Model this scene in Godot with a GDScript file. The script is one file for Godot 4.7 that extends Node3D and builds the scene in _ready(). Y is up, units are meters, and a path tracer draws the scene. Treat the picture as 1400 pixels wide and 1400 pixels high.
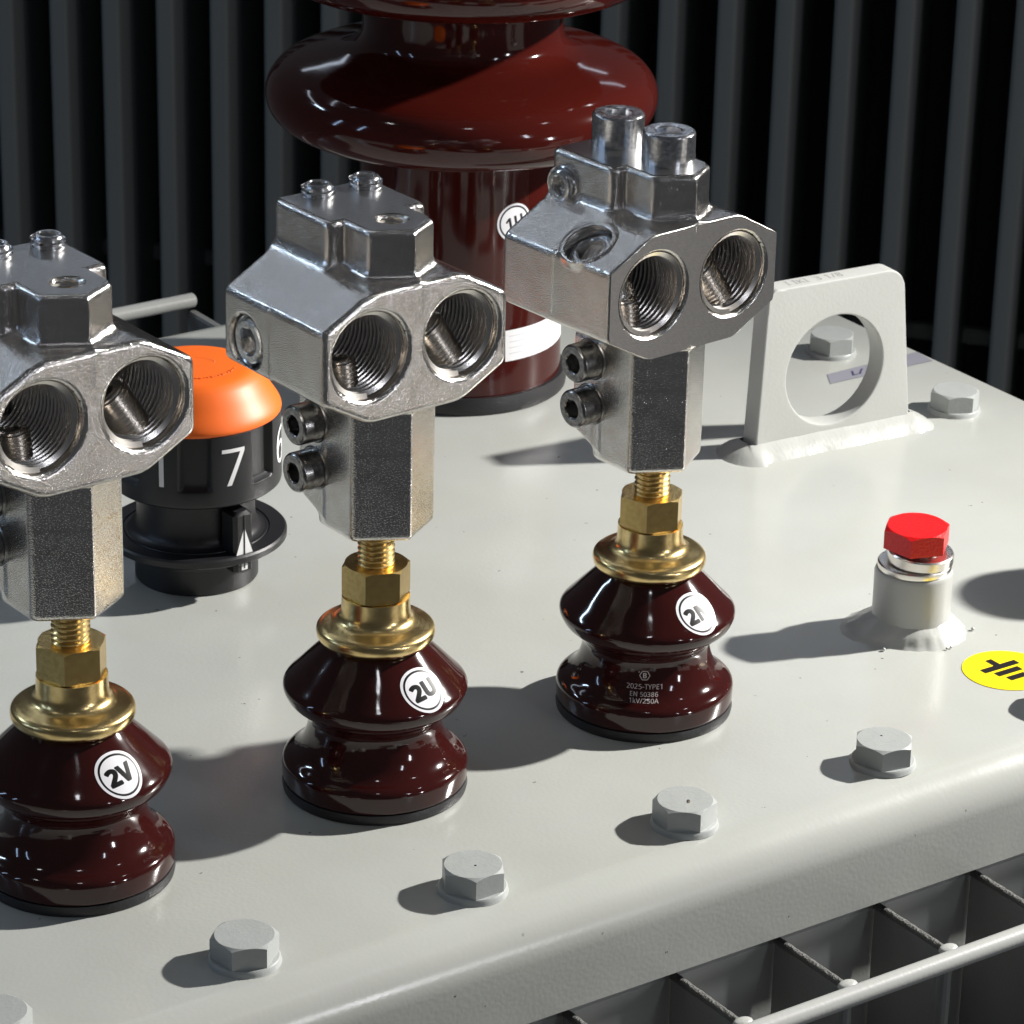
extends Node3D
# All lengths below are millimetres in the lid's own frame (x along the bushing row, y up, z towards the
# front edge); meshes and places are turned into metres on the way out.

const MM := 0.001
var M := {}
var rng := RandomNumberGenerator.new()
var taken := {}
var tint_noise: FastNoiseLite

# ------------------------------------------------------------------ scene set-up
func _ready() -> void:
	rng.seed = 20
	setup_view()
	make_materials()
	build_setting()
	build_bushings()
	build_connectors()
	build_lid_objects()
	build_background()


func setup_view() -> void:
	var cam := Camera3D.new()
	cam.name = "camera"
	add_child(cam)
	cam.transform = Transform3D(Basis(Vector3(0.82388, 0.02093, 0.56638), Vector3(0.20685, 0.91928, -0.33487), Vector3(-0.52767, 0.39305, 0.75305)).orthonormalized(), Vector3(-0.5593, 0.5407, 0.8732))
	var at := CameraAttributesPhysical.new()
	at.frustum_focal_length = 83.14
	at.frustum_focus_distance = 1.13
	at.frustum_near = 0.05
	at.frustum_far = 30.0
	at.exposure_aperture = 46.0
	cam.attributes = at
	cam.fov = 16.427
	cam.near = 0.05
	cam.far = 30.0
	cam.current = true
	var we := WorldEnvironment.new()
	we.name = "environment"
	var e := Environment.new()
	e.background_mode = Environment.BG_COLOR
	e.background_color = Color(0.044, 0.046, 0.050).linear_to_srgb()
	e.tonemap_mode = Environment.TONE_MAPPER_LINEAR
	e.tonemap_exposure = 1.0
	e.sdfgi_enabled = true
	e.ssao_enabled = true
	e.ssil_enabled = true
	we.environment = e
	add_child(we)
	# key: a hall spotlight to the right, a little behind the row of bushings
	var key := SpotLight3D.new()
	key.name = "hall_spotlight"
	key.light_color = Color(1.0, 0.985, 0.965)
	key.light_energy = 4.75
	key.light_size = 0.02
	key.spot_angle = 27.0
	key.spot_angle_attenuation = 1.0
	key.spot_range = 8.0
	key.spot_attenuation = 2.0
	key.shadow_enabled = true
	add_child(key)
	aim(key, Vector3(1.15, 0.69, 0.27), Vector3(-0.16, 0.0, -0.08))
	# the hall's other lamps, and added fills for the metal reflections
	area("lamp_panel", Vector3(0.45, 1.15, 2.45), Vector3(0.05, 0.1, 0), Vector2(0.10, 0.5), 0.34, Color(0.93, 0.95, 1.0))
	area("low_lamp", Vector3(0.98, 0.30, 2.15), Vector3(0.05, 0.0, 0.1), Vector2(0.10, 0.30), 0.55, Color(0.98, 0.98, 1.0))
	area("reflection_fill", Vector3(1.5, -0.75, 2.1), Vector3(0.1, 0.1, 0), Vector2(1.1, 1.1), 0.17, Color(1.0, 0.97, 0.93))  # added panel, no known source: brightens the metal front faces
	area("window_strip", Vector3(-2.0, 0.85, -1.15), Vector3(0, 0.1, 0), Vector2(0.07, 0.8), 0.22, Color(0.72, 0.84, 1.0))
	area("window_strip", Vector3(-2.1, 0.95, -0.45), Vector3(0, 0.1, 0), Vector2(0.05, 0.7), 0.16, Color(0.72, 0.84, 1.0))
	area("window_strip", Vector3(-1.2, 1.5, -1.9), Vector3(0.1, 0.1, 0), Vector2(0.4, 0.06), 0.40, Color(0.8, 0.9, 1.0))
	for q in [[Vector3(-0.5, 1.55, -2.1), 0.10], [Vector3(-0.2, 1.95, -1.9), 0.10], [Vector3(0.1, 2.3, -1.6), 0.08], [Vector3(1.4, 1.15, -2.2), 0.07], [Vector3(1.9, 1.45, -1.9), 0.07]]:
		area("fill_strip", q[0], Vector3(0, 0.15, 0), Vector2(1.3, 0.035), q[1], Color(0.88, 0.93, 1.0))  # added strips, no known tubes: they brighten metal tops and slopes
	for p in [Vector3(1.1, 2.3, -1.9), Vector3(0.3, 2.6, -1.0), Vector3(2.1, 2.2, -0.6), Vector3(-0.6, 2.5, 1.2), Vector3(1.3, 2.5, 1.4), Vector3(-1.6, 2.2, -0.2)]:
		area("ceiling_lamp", p, Vector3(0.05, 0.1, 0), Vector2(0.16, 0.06), 0.075, Color(0.97, 0.98, 1.0))


func aim(n: Node3D, from: Vector3, to: Vector3) -> void:
	n.look_at_from_position(from, to, Vector3.UP)


func area(called: String, from: Vector3, to: Vector3, size: Vector2, energy: float, c: Color) -> void:
	var l := AreaLight3D.new()
	l.name = called
	l.area_size = size
	l.light_energy = energy
	l.light_color = c
	l.area_range = 10.0
	l.area_attenuation = 2.0
	l.shadow_enabled = true
	add_child(l, true)
	var up := Vector3.UP if absf((to - from).normalized().y) < 0.97 else Vector3.FORWARD
	l.look_at_from_position(from, to, up)


# ------------------------------------------------------------------ materials
func lin(r: float, g: float, b: float) -> Color:
	return Color(r, g, b).linear_to_srgb()


func noise_tex(seed_: int, freq: float, octaves: int, size := 512, kind := FastNoiseLite.TYPE_SIMPLEX_SMOOTH) -> NoiseTexture2D:
	var n := FastNoiseLite.new()
	n.seed = seed_
	n.noise_type = kind
	n.frequency = freq
	n.fractal_octaves = octaves
	var t := NoiseTexture2D.new()
	t.width = size
	t.height = size
	t.seamless = true
	t.noise = n
	return t


func ramp_tex(seed_: int, freq: float, octaves: int, a: Color, b: Color, size := 512) -> NoiseTexture2D:
	var t := noise_tex(seed_, freq, octaves, size)
	var g := Gradient.new()
	g.set_color(0, a)
	g.set_color(1, b)
	g.set_offset(0, 0.2)
	g.set_offset(1, 0.8)
	t.color_ramp = g
	return t


# mostly calm, with small grains standing out, as on a sand casting
func pimples(seed_: int, freq: float) -> NoiseTexture2D:
	var t := noise_tex(seed_, freq, 2, 1024)
	t.seamless_blend_skirt = 0.04
	var g := Gradient.new()
	g.set_color(0, Color.BLACK)
	g.set_color(1, Color.WHITE)
	g.set_offset(0, 0.0)
	g.set_offset(1, 0.86)
	g.add_point(0.56, Color(0.22, 0.22, 0.22))
	t.color_ramp = g
	return t


func mat(called: String, c: Color, rough: float, metal := 0.0) -> StandardMaterial3D:
	var m := StandardMaterial3D.new()
	m.resource_name = called
	m.albedo_color = c
	m.roughness = rough
	m.metallic = metal
	M[called] = m
	return m


func tri(m: StandardMaterial3D, tile_mm: float, world := false) -> void:
	m.uv1_triplanar = true
	m.uv1_world_triplanar = world
	m.uv1_scale = Vector3.ONE * (1000.0 / tile_mm)


func bump(m: StandardMaterial3D, t: Texture2D, depth_mm: float) -> void:
	m.heightmap_enabled = true
	m.heightmap_texture = t
	m.heightmap_scale = depth_mm * 0.1


func rough_tex(m: StandardMaterial3D, t: Texture2D) -> void:
	m.roughness_texture = t
	m.roughness_texture_channel = BaseMaterial3D.TEXTURE_CHANNEL_RED


func make_materials() -> void:
	var peel := noise_tex(3, 0.035, 3)
	var grain := noise_tex(7, 0.11, 3)
	var blotch := noise_tex(11, 0.012, 4)
	var m := mat("lid_paint", lin(0.430, 0.443, 0.420), 0.26)
	rough_tex(m, ramp_tex(6, 0.012, 4, Color(0.66, 0.66, 0.66), Color(1, 1, 1)))
	m.albedo_texture = specks(1024, 60, 5)
	tri(m, 330.0, true)
	bump(m, noise_tex(4, 0.16, 2, 1024), 0.03)
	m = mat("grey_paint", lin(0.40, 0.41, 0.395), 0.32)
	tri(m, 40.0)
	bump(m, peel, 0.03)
	m = mat("lug_paint", lin(0.46, 0.47, 0.45), 0.32)
	tri(m, 40.0)
	bump(m, peel, 0.03)
	m = mat("bolt_paint", lin(0.36, 0.38, 0.375), 0.40)
	m.albedo_texture = specks(256, 9, 9)
	tri(m, 30.0)
	bump(m, peel, 0.04)
	m = mat("weld_paint", lin(0.41, 0.42, 0.40), 0.24)
	tri(m, 24.0)
	bump(m, noise_tex(21, 0.02, 2), 0.05)
	mat("stamp_grey", lin(0.24, 0.24, 0.23), 0.5)
	m = mat("dark_seam", lin(0.10, 0.10, 0.095), 0.6)
	tri(m, 24.0)
	bump(m, noise_tex(22, 0.04, 4), 0.6)
	m = mat("porcelain", lin(0.029, 0.0052, 0.0046), 0.075)
	m.metallic_specular = 0.55
	tri(m, 60.0)
	bump(m, noise_tex(23, 0.012, 2), 0.09)
	m = mat("porcelain_red", lin(0.044, 0.0052, 0.0036), 0.075)
	m.metallic_specular = 0.5
	tri(m, 120.0)
	bump(m, noise_tex(24, 0.008, 2), 0.10)
	m = mat("rubber", lin(0.016, 0.016, 0.018), 0.45)
	tri(m, 30.0)
	bump(m, peel, 0.08)
	m = mat("brass", lin(0.93, 0.73, 0.35), 0.25, 1.0)
	m.albedo_texture = ramp_tex(31, 0.02, 4, Color(0.90, 0.88, 0.85), Color(1, 1, 1))
	tri(m, 40.0)
	bump(m, grain, 0.012)
	m = mat("brass_nut", lin(0.88, 0.65, 0.26), 0.27, 1.0)
	m.albedo_texture = ramp_tex(32, 0.02, 4, Color(0.91, 0.89, 0.86), Color(1, 1, 1))
	tri(m, 30.0)
	bump(m, grain, 0.02)
	m = mat("nickel_cast", lin(0.88, 0.86, 0.825), 0.15, 1.0)
	m.albedo_texture = ramp_tex(33, 0.012, 4, Color(0.95, 0.94, 0.93), Color(1, 1, 1))
	tri(m, 62.0)
	bump(m, pimples(34, 0.12), 0.09)
	m = mat("nickel_machined", lin(0.74, 0.73, 0.72), 0.28, 1.0)
	m.albedo_texture = brushed(512, 41)
	tri(m, 34.0)
	bump(m, m.albedo_texture, 0.03)
	m = mat("nickel_thread", lin(0.84, 0.80, 0.75), 0.27, 1.0)
	tri(m, 20.0)
	bump(m, grain, 0.01)
	m = mat("steel", lin(0.86, 0.87, 0.89), 0.21, 1.0)
	m.albedo_texture = ramp_tex(35, 0.02, 3, Color(0.8, 0.8, 0.8), Color(1, 1, 1))
	tri(m, 20.0)
	bump(m, grain, 0.012)
	m = mat("dark_steel", lin(0.42, 0.415, 0.41), 0.26, 1.0)
	m.albedo_texture = ramp_tex(36, 0.02, 3, Color(0.75, 0.75, 0.75), Color(1, 1, 1))
	tri(m, 20.0)
	bump(m, grain, 0.015)
	m = mat("knob_black", lin(0.013, 0.013, 0.015), 0.36)
	tri(m, 18.0)
	bump(m, noise_tex(37, 0.09, 3), 0.05)
	m = mat("knob_orange", lin(0.82, 0.135, 0.007), 0.47)
	tri(m, 30.0)
	bump(m, grain, 0.02)
	m = mat("red_paint", lin(0.64, 0.006, 0.008), 0.30)
	tri(m, 24.0)
	bump(m, peel, 0.12)
	mat("white_print", lin(0.74, 0.74, 0.75), 0.5)
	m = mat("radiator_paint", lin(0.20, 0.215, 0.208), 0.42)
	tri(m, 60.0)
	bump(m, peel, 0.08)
	mat("radiator_gap_shade", lin(0.02, 0.021, 0.022), 0.7)  # near-black: shade deep between the fins, put into the colour
	m = mat("fin_shade_paint", lin(0.17, 0.175, 0.17), 0.45)  # same paint as the wall, darkened to carry the shade between fins
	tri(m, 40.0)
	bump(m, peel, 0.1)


func specks(size: int, count: int, seed_: int) -> ImageTexture:
	var r := RandomNumberGenerator.new()
	r.seed = seed_
	var n := FastNoiseLite.new()
	n.seed = seed_
	n.frequency = 4.0 / size
	n.fractal_octaves = 3
	var noise_img := n.get_seamless_image(size, size)
	var im := Image.create(size, size, false, Image.FORMAT_RGB8)
	for y in size:
		for x in size:
			var v := 0.965 + 0.035 * noise_img.get_pixel(x, y).r
			im.set_pixel(x, y, Color(v, v, v * (0.99 + 0.01 * noise_img.get_pixel(y, x).r)))
	for i in count:
		var p := Vector2i(r.randi() % size, r.randi() % size)
		var w := 1 + int(r.randf() < 0.3)
		var dark := r.randf_range(0.3, 0.75)
		for q in r.randi_range(1, 3):
			im.fill_rect(Rect2i(p, Vector2i(w, 1 + int(r.randf() < 0.35))), Color(dark, dark * 0.97, dark * 0.92))
			p += Vector2i(r.randi_range(-1, 2), r.randi_range(-1, 1))
	return ImageTexture.create_from_image(im)


func brushed(size: int, seed_: int) -> ImageTexture:
	var n := FastNoiseLite.new()
	n.seed = seed_
	n.frequency = 0.02
	n.fractal_octaves = 4
	var im := Image.create(size, size, false, Image.FORMAT_RGB8)
	for y in size:
		for x in size:
			var v := 0.88 + 0.14 * n.get_noise_2d((x + y * 0.55) * 1.0, (y - x * 0.55) * 22.0)
			im.set_pixel(x, y, Color(v, v, v))
	return ImageTexture.create_from_image(im)


# ------------------------------------------------------------------ mesh helpers (soups of outward CCW triangles)
class Soup:
	var v := PackedVector3Array()
	var t := PackedVector2Array()
	func tri(a: Vector3, b: Vector3, c: Vector3, ua := Vector2.ZERO, ub := Vector2.ZERO, uc := Vector2.ZERO) -> void:
		if (b - a).cross(c - a).length_squared() < 1e-14:
			return
		v.append(a); v.append(b); v.append(c)
		t.append(ua); t.append(ub); t.append(uc)
	func quad(a: Vector3, b: Vector3, c: Vector3, d: Vector3) -> void:
		tri(a, b, c)
		tri(a, c, d)
	func add(o: Soup, x: Transform3D) -> void:
		for p in o.v:
			v.append(x * p)
		t.append_array(o.t)
	# rings run counter-clockwise seen from above, and the stack climbs: the faces look outwards
	func stack(rings: Array, bottom := true, top := true) -> void:
		for i in rings.size() - 1:
			var a: PackedVector3Array = rings[i]
			var b: PackedVector3Array = rings[i + 1]
			var n := a.size()
			for k in n:
				var q := (k + 1) % n
				quad(a[k], a[q], b[q], b[k])
		if bottom:
			cap(rings[0], true)
		if top:
			cap(rings[rings.size() - 1], false)
	func cap(r: PackedVector3Array, under: bool) -> void:
		var m := Vector3.ZERO
		for p in r:
			m += p
		m /= r.size()
		for k in r.size():
			var q := (k + 1) % r.size()
			if under:
				tri(m, r[q], r[k])
			else:
				tri(m, r[k], r[q])
	func mesh(crease_deg := 35.0, with_uv := false) -> ArrayMesh:
		var n := v.size() / 3
		var fn := PackedVector3Array()
		var fa := PackedFloat32Array()
		var at := {}
		for f in n:
			var c := (v[f * 3 + 1] - v[f * 3]).cross(v[f * 3 + 2] - v[f * 3])
			fa.append(c.length())
			fn.append(c.normalized())
			for k in 3:
				var key := Vector3i((v[f * 3 + k] * 2000.0).round())
				if at.has(key):
					at[key].append(f)
				else:
					at[key] = [f]
		var cosine := cos(deg_to_rad(crease_deg))
		var ov := PackedVector3Array()
		var on := PackedVector3Array()
		var ot := PackedVector2Array()
		for f in n:
			for k in [0, 2, 1]:
				var p := v[f * 3 + k]
				var s := Vector3.ZERO
				for g in at[Vector3i((p * 2000.0).round())]:
					if fn[g].dot(fn[f]) > cosine:
						s += fn[g] * fa[g]
				ov.append(p * 0.001)
				on.append(s.normalized() if s.length_squared() > 1e-20 else fn[f])
				ot.append(t[f * 3 + k])
		var arr := []
		arr.resize(Mesh.ARRAY_MAX)
		arr[Mesh.ARRAY_VERTEX] = ov
		arr[Mesh.ARRAY_NORMAL] = on
		if with_uv:
			arr[Mesh.ARRAY_TEX_UV] = ot
		var m := ArrayMesh.new()
		m.add_surface_from_arrays(Mesh.PRIMITIVE_TRIANGLES, arr)
		return m


func circle(r: float, y: float, n := 48, c := Vector2.ZERO) -> PackedVector3Array:
	var o := PackedVector3Array()
	for i in n:
		var a := TAU * i / n
		o.append(Vector3(c.x + r * cos(a), y, c.y - r * sin(a)))
	return o


func hexr(apothem: float, a: float) -> float:
	var w := fposmod(a + PI / 6.0, PI / 3.0) - PI / 6.0
	return apothem / cos(w)


func lathe(profile: Array, n := 64) -> Soup:
	var s := Soup.new()
	var rings := []
	for p in profile:
		rings.append(circle(maxf(p.x, 0.001), p.y, n))
	s.stack(rings)
	return s


# smooth curve through control points, sampled
func curve(pts: Array, steps := 5) -> Array:
	var o := []
	for i in pts.size() - 1:
		var a: Vector2 = pts[maxi(i - 1, 0)]
		var b: Vector2 = pts[i]
		var c: Vector2 = pts[i + 1]
		var d: Vector2 = pts[mini(i + 2, pts.size() - 1)]
		for k in steps:
			o.append(b.cubic_interpolate(c, a, d, float(k) / steps))
	o.append(pts[-1])
	return o


# a hexagon head: the rim is cut by a cone, which leaves the curved chamfer of a turned bolt
func hex_head(corner: float, y0: float, y1: float, rim: float, both := false) -> Soup:
	var s := Soup.new()
	var ap := corner * 0.8660254
	var n := 60
	var lo := PackedVector3Array()
	var lo_rim := PackedVector3Array()
	var up := PackedVector3Array()
	for i in n:
		var a := TAU * i / n
		var r := hexr(ap, a)
		var d := Vector3(cos(a), 0, -sin(a))
		var drop := maxf(0.0, r - rim) * 0.55
		lo_rim.append(d * minf(r, rim) + Vector3(0, y0, 0))
		lo.append(d * r + Vector3(0, y0 + (drop if both else 0.0), 0))
		up.append(d * r + Vector3(0, y1 - drop, 0))
	if both:
		s.stack([lo_rim, lo, up, circle(rim - 0.01, y1, n)])
	else:
		s.stack([lo, up, circle(rim - 0.01, y1, n)])
	return s


# socket head: outer lathe, then down into a hexagonal socket
func socket_head(r: float, h: float, across: float, deep: float, knurl := 0.0) -> Soup:
	var s := Soup.new()
	var n := 60
	var rings := [circle(r, 0, n), circle(r, h - 0.9, n), circle(r - 0.25, h - 0.4, n), circle(r - 0.8, h, n), circle(across * 0.5 * 1.19, h, n)]
	if knurl > 0.0:
		for k in 2:
			for i in n:
				if i % 2:
					rings[k][i] = rings[k][i] * Vector3(1.0 - knurl / r, 1, 1.0 - knurl / r)
	var top := PackedVector3Array()
	var low := PackedVector3Array()
	for i in n:
		var a := TAU * i / n
		var q := hexr(across * 0.5, a)
		top.append(Vector3(q * cos(a), h - 0.35, -q * sin(a)))
		low.append(Vector3(q * cos(a), h - deep, -q * sin(a)))
	rings.append(top)
	rings.append(low)
	s.stack(rings)
	return s


func thread(r: float, y0: float, y1: float, pitch: float, depth: float, n := 40, inside := false) -> Soup:
	var s := Soup.new()
	# a true helix: each column of the sheet climbs with its angle
	var turns := int((y1 - y0) / pitch)
	var prof := [Vector2(0, -depth), Vector2(0.12, -depth), Vector2(0.5, 0), Vector2(0.62, 0)]
	var rows := []
	for t in turns + 1:
		for p in prof:
			var row := PackedVector3Array()
			for i in n + 1:
				var y := clampf(y0 + (t - 1 + p.x + float(i) / n) * pitch, y0, y1)
				var rr: float = r + p.y
				var a := TAU * i / n
				row.append(Vector3(rr * cos(a), y, -rr * sin(a)))
			rows.append(row)
	for j in rows.size() - 1:
		for i in n:
			if inside:
				s.quad(rows[j][i], rows[j + 1][i], rows[j + 1][i + 1], rows[j][i + 1])
			else:
				s.quad(rows[j][i], rows[j][i + 1], rows[j + 1][i + 1], rows[j + 1][i])
	return s


# a patch laid on a lathe: u turns round it, v climbs along its outline
func patch(profile: Array, az: float, mid_h: float, w: float, h: float, off: float, round_: bool, nu := 24, nv := 24, turn := 0.0) -> Soup:
	var s := Soup.new()
	var lens := [0.0]
	for i in profile.size() - 1:
		lens.append(lens[i] + profile[i].distance_to(profile[i + 1]))
	var mid := 0.0
	for i in profile.size() - 1:
		var a: Vector2 = profile[i]
		var b: Vector2 = profile[i + 1]
		if (a.y - mid_h) * (b.y - mid_h) <= 0.0 and a.y != b.y:
			mid = lens[i] + (lens[i + 1] - lens[i]) * (mid_h - a.y) / (b.y - a.y)
	var at := func(x: float, y: float) -> Vector3:
		var l := clampf(mid + y, 0.0, lens[-1])
		var i := 0
		while i < lens.size() - 2 and lens[i + 1] < l:
			i += 1
		var f: float = (l - lens[i]) / maxf(lens[i + 1] - lens[i], 1e-6)
		var p: Vector2 = profile[i].lerp(profile[i + 1], f)
		var d: Vector2 = (profile[i + 1] - profile[i]).normalized()
		var q := p + Vector2(d.y, -d.x) * off
		var mid_p: Vector2 = p
		var a := az + x / maxf(mid_p.x, 1.0)
		return Vector3(q.x * sin(a), q.y, q.x * cos(a))
	var g := []
	var uv := []
	for j in nv + 1:
		var row := []
		var urow := []
		for i in nu + 1:
			var p := Vector2(2.0 * i / nu - 1.0, 2.0 * j / nv - 1.0)
			if round_:
				p = Vector2(p.x * sqrt(1 - p.y * p.y / 2), p.y * sqrt(1 - p.x * p.x / 2))
			urow.append(Vector2(0.5 + 0.5 * p.x, 0.5 - 0.5 * p.y))
			p = Vector2(p.x * w / 2, p.y * h / 2).rotated(turn)
			row.append(at.call(p.x, p.y))
		g.append(row)
		uv.append(urow)
	for j in nv:
		for i in nu:
			s.tri(g[j][i], g[j][i + 1], g[j + 1][i + 1], uv[j][i], uv[j][i + 1], uv[j + 1][i + 1])
			s.tri(g[j][i], g[j + 1][i + 1], g[j + 1][i], uv[j][i], uv[j + 1][i + 1], uv[j + 1][i])
	return s


func box(c: Vector3, size: Vector3, bevel := 0.6) -> Soup:
	var s := Soup.new()
	var h := size / 2
	var rings := []
	for k in [[0.0, bevel], [bevel, 0.0], [size.y - bevel, 0.0], [size.y, bevel]]:
		var x: float = h.x - k[1]
		var z: float = h.z - k[1]
		var b := bevel
		var y: float = c.y - h.y + k[0]
		rings.append(PackedVector3Array([Vector3(c.x + x, y, c.z - z + b), Vector3(c.x + x - b, y, c.z - z), Vector3(c.x - x + b, y, c.z - z), Vector3(c.x - x, y, c.z - z + b), Vector3(c.x - x, y, c.z + z - b), Vector3(c.x - x + b, y, c.z + z), Vector3(c.x + x - b, y, c.z + z), Vector3(c.x + x, y, c.z + z - b)]))
	s.stack(rings)
	return s


# a bar of round section from a to b
func rod(a: Vector3, b: Vector3, r: float, n := 16) -> Soup:
	var s := lathe([Vector2(r * 0.7, 0), Vector2(r, r * 0.3), Vector2(r, a.distance_to(b) - r * 0.3), Vector2(r * 0.7, a.distance_to(b))], n)
	var o := Soup.new()
	var y := (b - a).normalized()
	var x := y.cross(Vector3(0.3, 0.2, 0.93)).normalized()
	o.add(s, Transform3D(Basis(x, y, x.cross(y)), a))
	return o


# ------------------------------------------------------------------ node helpers
func numbered(called: String) -> String:
	if not taken.has(called):
		taken[called] = 0
		return called
	taken[called] += 1
	return "%s_%03d" % [called, taken[called]]


func thing(called: String, label: String, category: String, at: Vector3, turn := 0.0, group := "") -> Node3D:
	var o := Node3D.new()
	o.name = numbered(called)
	add_child(o)
	o.position = at * MM
	o.rotation.y = turn
	tag(o, label, category, group)
	return o


func tag(o: Node3D, label: String, category: String, group := "") -> void:
	o.set_meta("label", label)
	o.set_meta("category", category)
	if group:
		o.set_meta("group", group)


func put(called: String, m: Mesh, material: String, parent: Node3D, x := Transform3D()) -> MeshInstance3D:
	var o := MeshInstance3D.new()
	o.name = called
	o.mesh = m
	o.material_override = M[material]
	o.transform = Transform3D(x.basis, x.origin * MM)
	parent.add_child(o, true)
	return o


func structure(called: String, m: Mesh, material: String) -> MeshInstance3D:
	var o := put(numbered(called), m, material, self)
	o.set_meta("kind", "structure")
	return o


func copy(o: Node3D, at: Vector3, turn: float, label: String, group: String) -> Node3D:
	var c: Node3D = o.duplicate()
	c.name = numbered(str(o.name).rstrip("0123456789").trim_suffix("_"))
	add_child(c)
	c.position = at * MM
	c.rotation.y = turn
	c.set_meta("label", label)
	if group:
		c.set_meta("group", group)
	return c


# ------------------------------------------------------------------ flat print: lettering rasterised from its outlines
func letters(text: String, bold: bool) -> PackedVector2Array:
	var f := SystemFont.new()
	f.font_names = PackedStringArray(["Droid Sans"])
	f.font_weight = 700 if bold else 400
	var t := TextMesh.new()
	t.text = text
	t.font = f
	t.font_size = 64
	t.pixel_size = 1.0
	t.depth = 0.0
	t.curve_step = 2.0
	var a := t.get_mesh_arrays()
	var v: PackedVector3Array = a[Mesh.ARRAY_VERTEX]
	var idx: PackedInt32Array = a[Mesh.ARRAY_INDEX] if a[Mesh.ARRAY_INDEX] != null else PackedInt32Array(range(v.size()))
	var o := PackedVector2Array()
	var lo := Vector2(1e9, 1e9)
	var hi := -lo
	for i in idx:
		var p := Vector2(v[i].x, -v[i].y)
		o.append(p)
		lo = lo.min(p)
		hi = hi.max(p)
	for i in o.size():  # centred, cap height 1
		o[i] = (o[i] - (lo + hi) / 2) / maxf(hi.y - lo.y, 0.001)
	return o


# triangles cut until no edge is longer than the limit
func split_small(g: PackedVector2Array, limit: float) -> PackedVector2Array:
	var o := PackedVector2Array()
	var todo := [g]
	while todo.size():
		var now: PackedVector2Array = todo.pop_back()
		var next := PackedVector2Array()
		for f in now.size() / 3:
			var p := [now[f * 3], now[f * 3 + 1], now[f * 3 + 2]]
			var e := [p[0].distance_to(p[1]), p[1].distance_to(p[2]), p[2].distance_to(p[0])]
			var k := 0 if e[0] >= e[1] and e[0] >= e[2] else (1 if e[1] >= e[2] else 2)
			if e[k] <= limit:
				o.append_array(PackedVector2Array(p))
				continue
			var m: Vector2 = (p[k] + p[(k + 1) % 3]) / 2
			next.append_array(PackedVector2Array([p[k], m, p[(k + 2) % 3], m, p[(k + 1) % 3], p[(k + 2) % 3]]))
		if next.size():
			todo.append(next)
	return o


func ink(im: Image, tris: PackedVector2Array, at: Vector2, size: float, turn: float, c: Color) -> void:
	for f in tris.size() / 3:
		var a := tris[f * 3].rotated(turn) * size + at
		var b := tris[f * 3 + 1].rotated(turn) * size + at
		var d := tris[f * 3 + 2].rotated(turn) * size + at
		var lo := a.min(b).min(d).floor()
		var hi := a.max(b).max(d).ceil()
		var area_ := (b - a).cross(d - a)
		if absf(area_) < 1e-6:
			continue
		for y in range(maxi(int(lo.y), 0), mini(int(hi.y) + 1, im.get_height())):
			for x in range(maxi(int(lo.x), 0), mini(int(hi.x) + 1, im.get_width())):
				var p := Vector2(x + 0.5, y + 0.5)
				var u := (b - a).cross(p - a) / area_
				var w := (p - a).cross(d - a) / area_
				if u >= -0.001 and w >= -0.001 and u + w <= 1.001:
					im.set_pixel(x, y, c)


func disc_image(size: int, back: Color, ring: Color, r0: float, r1: float) -> Image:
	var im := Image.create(size, size, false, Image.FORMAT_RGBA8)
	for y in size:
		for x in size:
			var d := Vector2(x + 0.5 - size / 2.0, y + 0.5 - size / 2.0).length() / (size / 2.0)
			im.set_pixel(x, y, ring if d > r0 and d < r1 else back)
	return im


func print_mat(called: String, im: Image, rough := 0.4, alpha := false) -> void:
	im.resize(im.get_width() / 2, im.get_height() / 2, Image.INTERPOLATE_BILINEAR)
	var m := mat(called, Color.WHITE, rough)
	m.albedo_texture = ImageTexture.create_from_image(im)
	m.texture_repeat = false
	if alpha:
		m.transparency = BaseMaterial3D.TRANSPARENCY_ALPHA


func quad_strokes(p: Vector2, q: Vector2, w: float) -> PackedVector2Array:
	var n := (q - p).normalized().orthogonal() * w / 2
	return PackedVector2Array([p + n, q + n, q - n, p + n, q - n, p - n])


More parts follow.
